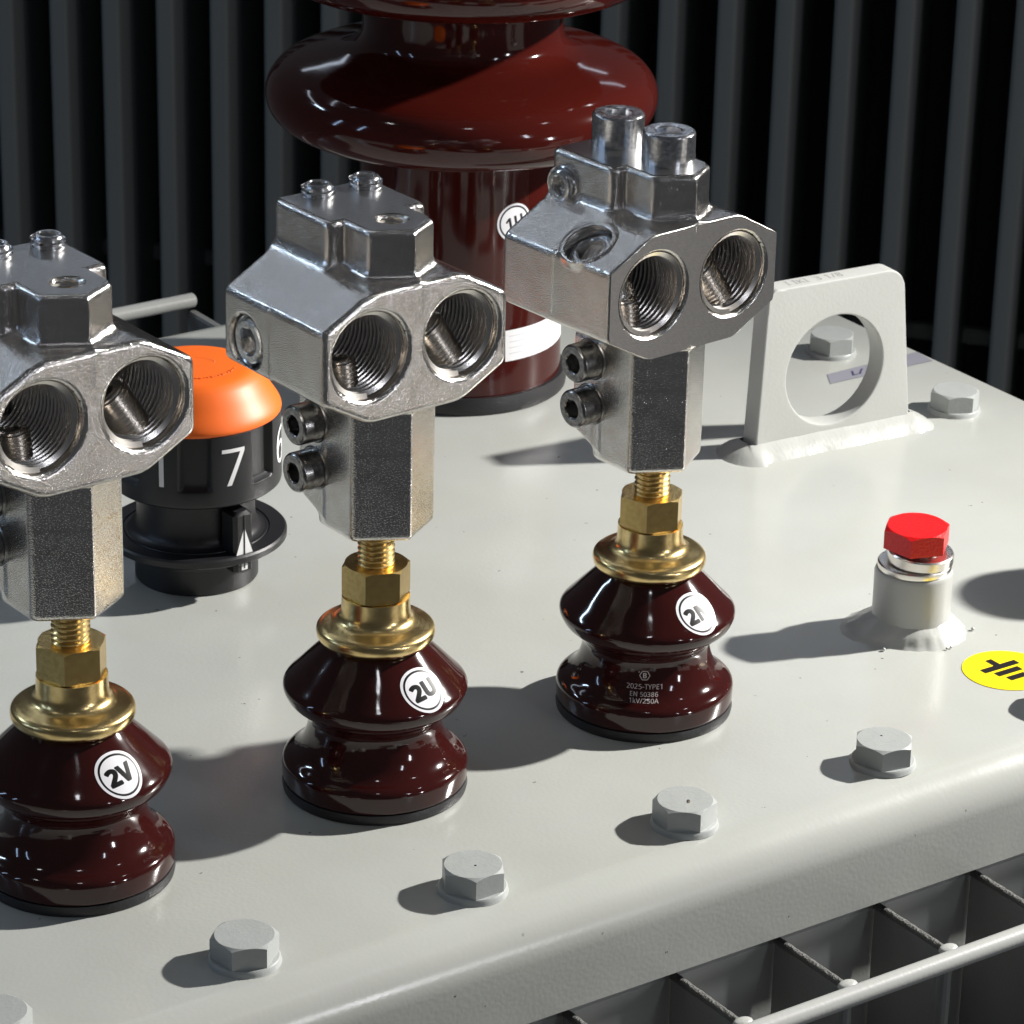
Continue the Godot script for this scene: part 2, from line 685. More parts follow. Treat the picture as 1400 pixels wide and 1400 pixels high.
# ------------------------------------------------------------------ the setting: lid and tank
func build_setting() -> void:
	# the lid: one plate with its long front and back edges bent down round a 16 mm radius
	var out_ := []
	for k in 9:
		var a := PI / 2 * k / 8.0
		out_.append(Vector2(86.0 + 16 * sin(a), -16 + 16 * cos(a)))
	out_.append(Vector2(102, -36.5))
	out_.append(Vector2(97, -36.5))
	out_.append(Vector2(97, -16))
	out_.append(Vector2(86, -5))
	out_.append(Vector2(-398, -5))
	out_.append(Vector2(-410, -16))
	out_.append(Vector2(-410, -36.5))
	out_.append(Vector2(-415, -36.5))
	for k in 9:
		var a := PI / 2 * k / 8.0
		out_.append(Vector2(-399 - 16 * cos(a), -16 + 16 * sin(a)))
	var s := Soup.new()
	var x0 := -340.0
	var x1 := 418.0
	for i in out_.size():
		var a: Vector2 = out_[i]
		var b: Vector2 = out_[(i + 1) % out_.size()]
		s.quad(Vector3(x0, a.y, a.x), Vector3(x1, a.y, a.x), Vector3(x1, b.y, b.x), Vector3(x0, b.y, b.x))
	for i in s.v.size() / 3:  # the outline runs clockwise seen from +x, so turn the faces over
		var q := s.v[i * 3]
		s.v[i * 3] = s.v[i * 3 + 1]
		s.v[i * 3 + 1] = q
	var flat := PackedVector2Array(out_)
	var ids := Geometry2D.triangulate_polygon(flat)
	for i in ids.size() / 3:
		var p: Array = [flat[ids[i * 3]], flat[ids[i * 3 + 1]], flat[ids[i * 3 + 2]]]
		if (p[1] - p[0]).cross(p[2] - p[0]) < 0:
			p.reverse()
		s.tri(Vector3(x1, p[0].y, p[0].x), Vector3(x1, p[2].y, p[2].x), Vector3(x1, p[1].y, p[1].x))
		s.tri(Vector3(x0, p[0].y, p[0].x), Vector3(x0, p[1].y, p[1].x), Vector3(x0, p[2].y, p[2].x))
	structure("transformer_lid", s.mesh(30), "lid_paint")
	# the corrugated tank below it
	var t := thing("corrugated_tank", "pale grey corrugated tank wall with tie rod below the lid's front lip", "transformer tank", Vector3(39, -400, -155))
	var base := Vector3(-39, 400, 155)
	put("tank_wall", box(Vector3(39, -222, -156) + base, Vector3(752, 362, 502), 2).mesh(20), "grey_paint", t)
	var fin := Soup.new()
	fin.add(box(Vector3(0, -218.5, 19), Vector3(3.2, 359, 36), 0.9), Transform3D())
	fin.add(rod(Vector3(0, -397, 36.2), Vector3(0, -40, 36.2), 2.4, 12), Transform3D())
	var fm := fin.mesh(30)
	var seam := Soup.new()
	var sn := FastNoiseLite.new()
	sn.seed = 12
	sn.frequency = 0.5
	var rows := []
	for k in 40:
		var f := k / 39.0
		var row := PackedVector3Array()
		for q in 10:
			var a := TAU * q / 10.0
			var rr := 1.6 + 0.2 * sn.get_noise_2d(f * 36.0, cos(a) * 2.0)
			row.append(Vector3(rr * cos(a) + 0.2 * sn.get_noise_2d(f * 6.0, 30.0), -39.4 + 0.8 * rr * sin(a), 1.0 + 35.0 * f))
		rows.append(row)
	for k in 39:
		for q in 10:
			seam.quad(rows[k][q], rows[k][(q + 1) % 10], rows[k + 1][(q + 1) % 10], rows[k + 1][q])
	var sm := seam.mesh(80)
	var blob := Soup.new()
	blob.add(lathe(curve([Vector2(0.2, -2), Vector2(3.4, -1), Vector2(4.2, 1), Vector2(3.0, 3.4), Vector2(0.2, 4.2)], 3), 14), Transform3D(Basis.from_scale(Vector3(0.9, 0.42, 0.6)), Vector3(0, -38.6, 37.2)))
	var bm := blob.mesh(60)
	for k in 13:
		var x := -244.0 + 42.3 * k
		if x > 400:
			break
		var o := put("cooling_fin", fm, "fin_shade_paint", t, Transform3D(Basis(), base + Vector3(x, -2, 95.5)))
		put("weld_seam", sm, "dark_seam", o)
		put("weld_blob", bm, "weld_paint", o)
	put("tie_rod", rod(Vector3(-330, -42, 136.5) + base, Vector3(300, -42, 136.5) + base, 3.3, 20).mesh(40), "grey_paint", t)
	# rear side of the same tank: last fin and the end of its rod
	var r := thing("rear_tie_rod", "grey rod end and slanting fin top behind the lid's rear edge", "tie rod", Vector3(150, -120, -447))
	put("rod", rod(Vector3(-320, 116, 0), Vector3(38, 116, 0), 3.4, 18).mesh(40), "grey_paint", r)
	put("fin", box(Vector3(35.5, 56, 16.2), Vector3(5, 112, 30.5), 1).mesh(30), "fin_shade_paint", r)


# ------------------------------------------------------------------ bushings
func lv_profile() -> Array:
	var low := [Vector2(28.6, 3.5), Vector2(29.8, 3.8), Vector2(30.3, 4.8), Vector2(30.4, 9.2)]
	var up := curve([Vector2(30.4, 9.6), Vector2(30.0, 10.8), Vector2(28.8, 12.0), Vector2(26.6, 13.5), Vector2(24.4, 16.0), Vector2(22.8, 19.4), Vector2(21.9, 23.0), Vector2(22.0, 26.0), Vector2(24.0, 29.0), Vector2(27.0, 31.4), Vector2(28.6, 33.0), Vector2(29.7, 35.2), Vector2(30.0, 36.8), Vector2(29.4, 38.3), Vector2(26.8, 41.0), Vector2(23.4, 44.6), Vector2(20.2, 47.9), Vector2(18.0, 50.2), Vector2(16.4, 52.0)], 4)
	return low + up


func build_bushings() -> void:
	var prof := lv_profile()
	var defs := [["2V", -109.73, "front left dark red porcelain bushing with brass cap and 2V sticker", 0.16], ["2U", 0.0, "middle dark red porcelain bushing with brass cap and 2U sticker", 0.0], ["2N", 109.73, "dark red porcelain bushing with printed lettering and 2N sticker", -0.12]]
	var first: Node3D
	for i in 3:
		var d: Array = defs[i]
		var im := disc_image(512, Color(0.86, 0.86, 0.88), Color(0.03, 0.03, 0.035), 0.80, 0.885)
		var g := letters(d[0], true)
		for k in g.size():
			g[k].x *= 1.12
		for k in 8:
			ink(im, g, Vector2(256, 258) + Vector2.from_angle(TAU * k / 8.0) * 9.0, 176, 0.0, Color(0.03, 0.03, 0.035))
		print_mat("sticker_" + d[0], im, 0.36)
		M["sticker_" + d[0]].metallic_specular = 0.28
		var o: Node3D
		if i == 0:
			o = thing("small_bushing", d[2], "bushing", Vector3(d[1], 0, 0), 0, "three small bushings in a row")
			first = o
			put("porcelain", lathe(prof, 96).mesh(40), "porcelain", o)
			put("gasket", lathe([Vector2(28, 0), Vector2(30.1, 0.2), Vector2(30.4, 1.6), Vector2(30.0, 3.4), Vector2(20, 3.6)], 96).mesh(40), "rubber", o)
			var cap_ := lathe(curve([Vector2(16.2, 52.4), Vector2(17.8, 53.0), Vector2(18.9, 54.2), Vector2(19.25, 55.8), Vector2(18.9, 57.3), Vector2(17.6, 58.3), Vector2(15.6, 58.9), Vector2(13.6, 59.5), Vector2(12.1, 60.6), Vector2(11.3, 62.4), Vector2(11.1, 65.0)], 4) + [Vector2(11.0, 68.2), Vector2(6, 68.2)], 80)
			put("brass_cap", cap_.mesh(35), "brass", o)
			put("nut", hex_head(11.25, 68.3, 79.4, 10.1, true).mesh(25), "brass_nut", o)
			put("stud", thread(6.0, 67.0, 96.0, 1.75, 0.85).mesh(20), "brass", o)
		else:
			o = copy(first, Vector3(d[1], 0, 0), 0, d[2], "three small bushings in a row")
			o.get_node("sticker").free()
		var nut: Node3D = o.get_node("nut")
		nut.rotation.y = deg_to_rad([22.0, 10.0, 16.0][i])
		put("sticker", patch(prof, deg_to_rad(6.0), 43.3, 15.6, 15.6, 0.09, true, 28, 28, 0.14).mesh(180, true), "sticker_" + d[0], o)
		if i == 2:
			var pi_ := Image.create(640, 560, false, Image.FORMAT_RGBA8)
			pi_.fill(Color(0.75, 0.72, 0.72, 0.0))
			var white := Color(0.75, 0.72, 0.72, 1.0)
			for k in 6:
				var a := Vector2.from_angle(PI / 3 * k + PI / 6 * 0.0) * 72 + Vector2(320, 100)
				var b := Vector2.from_angle(PI / 3 * (k + 1)) * 72 + Vector2(320, 100)
				ink(pi_, quad_strokes(a, b, 11), Vector2.ZERO, 1, 0, white)
			ink(pi_, letters("B", true), Vector2(320, 100), 76, 0, white)
			ink(pi_, letters("v", false), Vector2(236, 50), 24, 0, white)
			ink(pi_, letters("2025-TYPE1", false), Vector2(320, 262), 74, 0, white)
			ink(pi_, letters("EN 50386", false), Vector2(318, 372), 70, 0, white)
			ink(pi_, letters("1kV/250A", false), Vector2(318, 468), 78, 0, white)
			print_mat("print_2025", pi_, 0.4, true)
			put("printed_lettering", patch(prof, deg_to_rad(-37.2), 17.6, 15.4, 13.2, 0.05, false, 24, 24).mesh(180, true), "print_2025", o)
	# the tall one behind
	var big := [Vector2(42.2, 7.0), Vector2(43.4, 8.0), Vector2(43.6, 10.0)]
	var wave := [Vector2(42.6, 60.0), Vector2(41.6, 104.0), Vector2(42.4, 109.6), Vector2(47.0, 111.4), Vector2(58.0, 112.2), Vector2(69.0, 113.2), Vector2(74.5, 115.0), Vector2(78.8, 119.0), Vector2(80.8, 125.0), Vector2(79.8, 131.0), Vector2(75.6, 136.4), Vector2(68.0, 140.0), Vector2(58.0, 142.6), Vector2(49.0, 144.8), Vector2(43.6, 148.0), Vector2(41.2, 153.0)]
	for k in 4:
		for p in wave:
			if k == 0 or p.y > 100:
				big.append(p + Vector2(0, 60.0 * k))
	var bp := curve(big, 4)
	var hv := thing("tall_bushing", "tall reddish brown ribbed porcelain bushing behind the connectors", "bushing", Vector3(229.6, 0, -295.5))
	put("porcelain", lathe(bp, 128).mesh(40), "porcelain_red", hv)
	put("gasket", lathe([Vector2(44, 0), Vector2(46, 0.4), Vector2(46.4, 3.5), Vector2(45.4, 7.2), Vector2(30, 7.2)], 96).mesh(40), "rubber", hv)
	var im1 := disc_image(256, Color(0.86, 0.86, 0.88), Color(0.03, 0.03, 0.035), 0.80, 0.885)
	ink(im1, letters("1U", true), Vector2(128, 129), 86, -0.1, Color(0.03, 0.03, 0.035))
	print_mat("sticker_tall", im1, 0.3)
	var cyl := [Vector2(43.6, 10), Vector2(42.6, 60), Vector2(41.7, 103)]
	put("sticker", patch(cyl, deg_to_rad(-2.0), 81.5, 16, 16, 0.12, true, 24, 24, 0.1).mesh(180, true), "sticker_tall", hv)
	var im2 := Image.create(512, 128, false, Image.FORMAT_RGBA8)
	im2.fill(Color(0.86, 0.86, 0.87))
	for k in 4:
		im2.fill_rect(Rect2i(20, 24 + k * 24, 330 - 40 * k, 3), Color(0.72, 0.72, 0.75))
	print_mat("paper_band", im2, 0.6)
	put("label_band", patch(cyl, deg_to_rad(22.0), 28.6, 44, 13.5, 0.15, false, 32, 4).mesh(180, true), "paper_band", hv)


# ------------------------------------------------------------------ terminal connectors: a cast body as a distance field
static func smax(a: float, b: float, k: float) -> float:
	var h := maxf(k - absf(a - b), 0.0)
	return maxf(a, b) + h * h / (4.0 * k)


static func smin(a: float, b: float, k: float) -> float:
	var h := maxf(k - absf(a - b), 0.0)
	return minf(a, b) - h * h / (4.0 * k)


# millimetres; y from the lower end of the clamp column; machined: the variant whose front was milled flat
static func body(x: float, y: float, z: float, machined: bool) -> float:
	var hw := 36.4 if machined else 35.0
	var zf := 19.6 if machined else 21.0
	var ke := 0.9 if machined else 2.4
	var ax := absf(x)
	var dy := absf(y - 65.5)
	if x < 0.0:
		hw += 0.4 * clampf(-7.5 - z, 0.0, 1.0)
	var side := smax(ax - hw, 0.481 * ax + 0.877 * dy - 27.05 - 0.48 * (hw - 35.0), 1.6)
	side = smax(side, dy - 21.25, 1.6)
	var d := smax(smax(side, z - zf, ke), -33.5 - z, 2.4)
	# rear clamp block, front nose
	var b := smax(absf(x - 2.25) - 18.75, absf(z + 18.5) - 15.5, 3.4)
	var nx := absf(x - 1.5)
	var nz := absf(z - 3.3)
	var n := smax(nx - 12.4, 0.5 * nx + 0.8660254 * nz - 12.4, 1.6)
	b = smin(b, n, 1.2)
	b = smax(smax(b, y - 102.3, 2.0), 79.0 - y, 1.0)
	d = smin(d, b, 4.5)
	# column and its clamp ears
	var c := smax(ax - 16.2, 0.5 * ax + 0.8660254 * absf(z) - 16.2, 1.5)
	c = smax(smax(c, -y, 2.6), y - 50.0, 1.0)
	var e := smax(smax(ax - 16.6, absf(z + 12.5) - 7.5, 2.0), smax(5.5 - y - 0.4 * (z + 12.5), y - 43.0, 2.0), 2.0)
	c = smin(c, e, 1.0)
	c = maxf(c, -smax(ax - 0.7, z + 4.0, 0.2))
	d = smin(d, c, 1.4)
	# bores with countersunk mouths
	var h := sqrt((ax - 17.4) * (ax - 17.4) + (y - 66.5) * (y - 66.5)) - 14.1 - clampf(z - zf + 1.0, 0.0, 1.0)
	h = maxf(h, -28.0 - z)
	d = smax(d, -h, 0.5)
	if machined:
		d = maxf(d, z - zf)
		# boss of the screw on the left slope
		var q := (x + 28.8) * 0.481 - (y - 80.2) * 0.877
		var px := x + 28.8 - 0.481 * q
		var py := y - 80.2 + 0.877 * q
		var rr := sqrt(px * px + py * py + (z - 0.6) * (z - 0.6))
		d = smin(d, smax(rr - 9.6, absf(q) - 1.4, 0.8), 1.2)
		d = smax(d, -maxf(rr - 8.0, q - 6.0), 0.5)
	else:
		var s := sqrt((y - 62.3) * (y - 62.3) + (z + 20.8) * (z + 20.8))
		d = smax(d, -maxf(s - 8.6 - clampf(-x - hw + 0.9, 0.0, 1.0), x + 24.0), 0.4)
		var t := sqrt((x - 2.4) * (x - 2.4) + (z - 4.0) * (z - 4.0))
		d = smax(d, -maxf(t - 4.7 - clampf(y - 101.5, 0.0, 0.8), 84.0 - y), 0.3)
	return d



const NET_LO := Vector3(-41, -2.1, -37)
const NET_H := 0.68


static func near_cells(i: int, j: int, k: int, size: int, machined: bool, o: PackedInt32Array) -> void:
	var s := size * 0.5 * NET_H
	var d := body(NET_LO.x + i * NET_H + s, NET_LO.y + j * NET_H + s, NET_LO.z + k * NET_H + s, machined)
	if absf(d) > s * 1.7320508 * 1.3:
		return
	if size == 1:
		o.append((i * 1024 + j) * 1024 + k)
		return
	var q := size >> 1
	for a in 8:
		near_cells(i + (a & 1) * q, j + ((a >> 1) & 1) * q, k + (a >> 2) * q, q, machined, o)


# surface nets: one vertex in each cell that the surface crosses, one quad round each crossed edge
static func cast_arrays(machined: bool) -> Array:
	var found := PackedInt32Array()
	for a in 2:
		for b in 3:
			for c in 2:
				near_cells(a * 64, b * 64, c * 64, 64, machined, found)
	var value := {}
	var ids := {}
	var vs := PackedVector3Array()
	var ns := PackedVector3Array()
	var tris := PackedInt32Array()
	for key in found:
		var i := key >> 20
		var j := (key >> 10) & 1023
		var k := key & 1023
		var c := PackedFloat32Array()
		var inside := 0
		for a in 8:
			var q := ((i + (a & 1)) * 1024 + j + ((a >> 1) & 1)) * 1024 + k + (a >> 2)
			var d: float
			if value.has(q):
				d = value[q]
			else:
				d = body(NET_LO.x + (i + (a & 1)) * NET_H, NET_LO.y + (j + ((a >> 1) & 1)) * NET_H, NET_LO.z + (k + (a >> 2)) * NET_H, machined)
				value[q] = d
			c.append(d)
			inside += int(d < 0.0)
		if inside == 0 or inside == 8:
			continue
		var p := Vector3.ZERO
		var n := 0
		for a in 8:
			for bit in [1, 2, 4]:
				var b: int = a | bit
				if b == a or (c[a] < 0.0) == (c[b] < 0.0):
					continue
				var t := c[a] / (c[a] - c[b])
				p += Vector3(a & 1, (a >> 1) & 1, a >> 2).lerp(Vector3(b & 1, (b >> 1) & 1, b >> 2), t)
				n += 1
		p = NET_LO + (Vector3(i, j, k) + p / n) * NET_H
		var g := Vector3.ZERO
		for turn in 2:
			var d0 := body(p.x, p.y, p.z, machined)
			var e := 0.12
			g = Vector3(body(p.x + e, p.y, p.z, machined) - d0, body(p.x, p.y + e, p.z, machined) - d0, body(p.x, p.y, p.z + e, machined) - d0) / e
			if turn == 0:
				p -= g.normalized() * clampf(d0, -0.3, 0.3)
		ids[key] = vs.size()
		vs.append(p * 0.001)
		ns.append(g.normalized())
	var step := [1024 * 1024, 1024, 1]
	for key in found:
		if not value.has(key):
			continue
		var low: bool = value[key] < 0.0
		for a in 3:
			var far: int = key + step[a]
			if not value.has(far) or (value[far] < 0.0) == low:
				continue
			var u: int = step[(a + 1) % 3]
			var w: int = step[(a + 2) % 3]
			if not (ids.has(key) and ids.has(key - u) and ids.has(key - u - w) and ids.has(key - w)):
				continue
			var q := [ids[key], ids[key - u], ids[key - u - w], ids[key - w]]
			if low:  # Godot's front faces run clockwise
				q.reverse()
			tris.append_array(PackedInt32Array([q[0], q[1], q[2], q[0], q[2], q[3]]))
	var arr := []
	arr.resize(Mesh.ARRAY_MAX)
	arr[Mesh.ARRAY_VERTEX] = vs
	arr[Mesh.ARRAY_NORMAL] = ns
	arr[Mesh.ARRAY_INDEX] = tris
	return arr


func mesh_of(arr: Array) -> ArrayMesh:
	var m := ArrayMesh.new()
	m.add_surface_from_arrays(Mesh.PRIMITIVE_TRIANGLES, arr)
	return m


func turned(axis: Vector3, at: Vector3, spin := 0.0) -> Transform3D:
	# +y of a part turned to look along the axis
	var y := axis.normalized()
	var x := (Vector3(0, 0, 1) if absf(y.z) < 0.9 else Vector3(1, 0, 0)).cross(y).normalized()
	return Transform3D(Basis(x, y, x.cross(y)) * Basis(Vector3.UP, spin), at)


func grub(r: float, length: float, across: float) -> ArrayMesh:
	var s := socket_head(r - 0.9, length, across, minf(length - 1.0, 5.0))
	s.add(thread(r, 0.3, length - 0.7, 1.5, 0.8), Transform3D())
	return s.mesh(24)


func build_connectors() -> void:
	var worker := Thread.new()
	worker.start(cast_arrays.bind(true))
	var cast := mesh_of(cast_arrays(false))
	var milled := mesh_of(worker.wait_to_finish())
	var cap8 := socket_head(6.5, 8.4, 6.0, 4.6).mesh(28)
	var cap10 := socket_head(8.7, 10.6, 8.0, 2.4, 0.05).mesh(28)
	var defs := [["2V", -109.73, 3.0, -2.2, "nickel-plated cast terminal connector cut off by the photo's left edge"], ["2U", 0.0, 3.0, 0.0, "nickel-plated cast terminal connector on the middle 2U bushing"], ["2N", 109.73, 5.0, -3.0, "nickel-plated terminal connector with two tall socket screws on top"]]
	var first: Node3D
	for i in 3:
		var d: Array = defs[i]
		var turn := deg_to_rad(d[2])
		var at := Vector3(d[1], 93.0, 0) + Vector3(d[3], 0, 0).rotated(Vector3.UP, turn)
		var o: Node3D
		if i == 1:
			o = copy(first, at, turn, d[4], "terminal connectors on the small bushings")
			continue
		o = thing("terminal_connector", d[4], "terminal connector", at, turn, "terminal connectors on the small bushings")
		first = o if i == 0 else first
		var zf := 19.6 if i == 2 else 21.0
		put("body", milled if i == 2 else cast, "nickel_cast", o)
		if i == 2:
			put("machined_face", face_plate(zf + 0.03).mesh(20), "nickel_machined", o)
		put("sawn_top", top_plate(102.36, i == 2).mesh(20), "nickel_machined", o)
		for s in [-1, 1]:
			var bore := Soup.new()
			bore.add(thread(13.95, 0, zf + 26.9, 2.0, 1.5, 64, true), Transform3D())
			var b := put("threaded_bore", bore.mesh(20), "nickel_thread", o, turned(Vector3(0, 0, 1), Vector3(17.4 * s, 66.5, -27.8)))
			put("bore_end", lathe([Vector2(14.0, -0.2), Vector2(14.0, 0.0), Vector2(5.5, -0.05), Vector2(5.2, -2), Vector2(0, -2)], 48).mesh(20), "nickel_thread", b)
		put("bore_screw", grub(5.2, 13.0, 5.0), "nickel_thread", o, turned(Vector3(-0.06, 1, -0.1), Vector3(-18.5, 49.5, 8.0), 0.5))
		put("bore_screw", grub(6.8, 19.0, 6.0), "nickel_thread", o, turned(Vector3(-0.5, 0.82, -0.15), Vector3(23.0, 50.0, 7.5), 0.5))
		# socket screws of the clamp, on its left side
		for y in [19.4, 35.4]:
			var k := put("clamp_screw", cap8, "dark_steel", o, turned(Vector3(-1, 0, 0), Vector3(-16.4, y, -10.5), 0.2 + y * 0.05))
			put("washer", lathe([Vector2(4, -0.3), Vector2(7.0, -0.2), Vector2(7.2, 0.4), Vector2(6.8, 0.7), Vector2(4, 0.7)], 40).mesh(30), "dark_steel", k)
		if i == 2:
			for z in [-24.6, 0.2]:
				put("top_screw", cap10, "steel", o, turned(Vector3(0, 1, 0), Vector3(4.2, 102.2, z), 0.5 + z * 0.03))
			put("grub_screw", grub(6.2, 15.0, 6.0), "steel", o, turned(Vector3(-1, 0, 0), Vector3(-4.6, 91.4, -26.5), 0.35))
			put("grub_screw", grub(7.6, 22.6, 9.0), "steel", o, turned(Vector3(-0.481, 0.877, 0), Vector3(-17.2, 59.0, 0.6), 0.3))
		else:
			put("grub_screw", grub(8.2, 27.0, 8.0), "steel", o, turned(Vector3(-1, 0, 0), Vector3(-7.6, 62.3, -20.8), 0.15))
			put("grub_screw", grub(5.4, 18.6, 5.0), "steel", o, turned(Vector3(0, 1, 0), Vector3(-3.0, 87.6, -28.2), 0.2))
			put("grub_screw", grub(5.4, 44.0, 5.0), "steel", o, turned(Vector3(0, 1, 0), Vector3(14.6, 62.0, -27.4), 0.5))
			put("tapped_hole", thread(4.5, 84.2, 101.6, 1.4, 0.7, 32, true).mesh(20), "nickel_thread", o, Transform3D(Basis(), Vector3(2.4, 0, 4.0)))


# the sawn upper face of the clamp block and nose
func top_plate(y: float, closed: bool) -> Soup:
	var s := Soup.new()
	s.quad(Vector3(-14.8, y, -4.6), Vector3(19.2, y, -4.6), Vector3(19.2, y, -32.4), Vector3(-14.8, y, -32.4))
	var c := Vector2(2.4, 4.0)
	var outline := [Vector2(-9.6, -4.6), Vector2(13.0, -4.6), Vector2(12.8, 9.0), Vector2(1.5, 15.8), Vector2(-9.8, 9.0)]
	var n := 60
	var pts := []
	for i in n + 1:
		var dir := Vector2.from_angle(TAU * i / n)
		var far := 1e9
		for k in outline.size():
			var hit = Geometry2D.segment_intersects_segment(c, c + dir * 60, outline[k], outline[(k + 1) % outline.size()])
			if hit != null:
				far = minf(far, c.distance_to(hit))
		pts.append([c + dir * far, c + dir * (0.02 if closed else 5.5)])
	for i in n:
		s.quad(Vector3(pts[i][1].x, y, pts[i][1].y), Vector3(pts[i + 1][1].x, y, pts[i + 1][1].y), Vector3(pts[i + 1][0].x, y, pts[i + 1][0].y), Vector3(pts[i][0].x, y, pts[i][0].y))
	return s


# the milled front of the 2N connector: its outline with the two bores left open
func face_plate(z: float) -> Soup:
	var s := Soup.new()
	var hw := 35.9
	var pts := PackedVector2Array([Vector2(-hw, 77.0), Vector2(-hw, 54.0), Vector2(-18.0, 44.6), Vector2(18.0, 44.6), Vector2(hw, 54.0), Vector2(hw, 77.0), Vector2(18.0, 86.4), Vector2(-18.0, 86.4)])
	# left and right halves, each a ring between its bore and its outline
	for sgn in [-1.0, 1.0]:
		var c := Vector2(17.4 * sgn, 66.5)
		var outer := []
		var inner := []
		var n := 72
		for i in n + 1:
			var a := TAU * i / n
			var dir := Vector2(cos(a), sin(a))
			var far := 1e9
			for k in pts.size():
				var p := pts[k]
				var q := pts[(k + 1) % pts.size()]
				var hit = Geometry2D.segment_intersects_segment(c, c + dir * 90, p, q)
				if hit != null:
					far = minf(far, c.distance_to(hit))
			if dir.x * sgn < -1e-6:
				far = minf(far, 17.4 / absf(dir.x))
			outer.append(c + dir * far)
			inner.append(c + dir * 15.2)
		for i in n:
			s.quad(Vector3(inner[i].x, inner[i].y, z), Vector3(outer[i].x, outer[i].y, z), Vector3(outer[i + 1].x, outer[i + 1].y, z), Vector3(inner[i + 1].x, inner[i + 1].y, z))
	return s


# ------------------------------------------------------------------ bolts, lug, plug, knob, stickers on the lid
func build_lid_objects() -> void:
	var spots := [[-176.0, 75.0, 0.1, "grey hex bolt peeking in at the photo's bottom left corner"], [-94.1, 75.6, 0.16, "grey hex bolt in front of the 2V bushing"], [-12.6, 76.4, -0.42, "grey hex bolt in front of the 2U bushing"], [69.0, 77.2, 0.0, "grey hex bolt with chipped top between the 2U and 2N bushings"], [151.3, 78.3, -0.52, "grey hex bolt nearest the yellow earth sticker, below the red plug"], [233.5, 79.0, 0.3, "grey hex bolt on the front edge right of the earth sticker"], [386.0, -155.1, 0.30, "grey hex bolt beside the lifting lug on the right edge"], [385.3, -235.4, -0.57, "grey hex bolt seen through the hole of the lifting lug"]]
	var first: Node3D
	for i in spots.size():
		var d: Array = spots[i]
		var at := Vector3(d[0], 0, d[1])
		# zero turn: a corner towards the camera
		var face: float = atan2(-559.0 - d[0], 873.0 - d[1]) - PI / 2 + d[2]
		if i == 0:
			first = thing("hex_bolt", d[3], "bolt", at, face, "grey bolts along the lid's edge")
			put("head", hex_head(10.5, 1.6, 9.0, 9.0).mesh(28), "bolt_paint", first)
			put("washer", lathe([Vector2(11.2, 0), Vector2(11.0, 0.5), Vector2(10.9, 1.3), Vector2(10.4, 1.9), Vector2(6, 1.9)], 56).mesh(40), "bolt_paint", first)
		else:
			var c := copy(first, at, face, d[3], "grey bolts along the lid's edge")
			if i in [2, 4]:
				put("paint_pit", lathe([Vector2(0.5, 8.9), Vector2(0.42, 9.04), Vector2(0.05, 9.05)], 8).mesh(20), "dark_steel", c, Transform3D(Basis(), Vector3(2.6 - i, 0, 1.5 * i - 4.0)))
			if i == 3:
				put("chipped_paint", lathe([Vector2(1.1, 8.9), Vector2(1.0, 9.05), Vector2(0.1, 9.06)], 9).mesh(20), "dark_steel", c, Transform3D(Basis.from_scale(Vector3(1.3, 1, 0.6)), Vector3(1.5, 0, -1)))
	lifting_lug()
	filler_plug()
	tap_knob()
	# earth sign
	var im := disc_image(512, Color(0.98, 0.86, 0.0), Color(0.98, 0.86, 0.0), 2.0, 3.0)
	var dark := Color(0.05, 0.03, 0.02)
	for b in [[Vector2(126, 172), Vector2(386, 172), 52.0], [Vector2(166, 244), Vector2(346, 244), 50.0], [Vector2(190, 320), Vector2(322, 320), 50.0], [Vector2(256, 70), Vector2(256, 160), 48.0]]:
		ink(im, quad_strokes(b[0] + Vector2(-6, 26), b[1] + Vector2(-6, 26), b[2]), Vector2.ZERO, 1, 0, dark)
	print_mat("earth_sign", im, 0.45)
	var s := Soup.new()
	for i in 64:
		var a := TAU * i / 64.0
		var b := TAU * (i + 1) / 64.0
		var p := Vector3(cos(a), 0, -sin(a)) * 16.0 + Vector3(0, 0.22, 0)
		var q := Vector3(cos(b), 0, -sin(b)) * 16.0 + Vector3(0, 0.22, 0)
		s.tri(Vector3(0, 0.22, 0), p, q, Vector2(0.5, 0.5), Vector2(0.5 + cos(a) / 2, 0.5 - sin(a) / 2), Vector2(0.5 + cos(b) / 2, 0.5 - sin(b) / 2))
		s.quad(p * Vector3(1, 0, 1), q * Vector3(1, 0, 1), q, p)
	var e := put(numbered("earth_sticker"), s.mesh(40, true), "earth_sign", self, Transform3D(Basis(), Vector3(234.9, 0.02, 47)))
	tag(e, "round yellow sticker with black earth symbol lying on the lid", "sticker")
	# paper strip behind the lug
	var im2 := Image.create(256, 64, false, Image.FORMAT_RGBA8)
	im2.fill(Color(0.52, 0.52, 0.56))
	ink(im2, letters("L/ R25", true), Vector2(120, 34), 30, 0.0, Color(0.16, 0.16, 0.3))
	print_mat("paper_strip", im2, 0.6)
	var t := Soup.new()
	var w := [Vector3(-30, 0.2, 4.5), Vector3(26, 0.2, 6), Vector3(27, 0.2, -6), Vector3(-24, 0.2, -5)]
	var uv := [Vector2(0, 1), Vector2(1, 1), Vector2(1, 0), Vector2(0, 0)]
	t.tri(w[0], w[1], w[2], uv[0], uv[1], uv[2])
	t.tri(w[0], w[2], w[3], uv[0], uv[2], uv[3])
	var pl := put(numbered("paper_label"), t.mesh(40, true), "paper_strip", self, Transform3D(Basis(), Vector3(390.5, 0, -210)))
	tag(pl, "lilac paper strip label on the lid behind the lifting lug", "label")


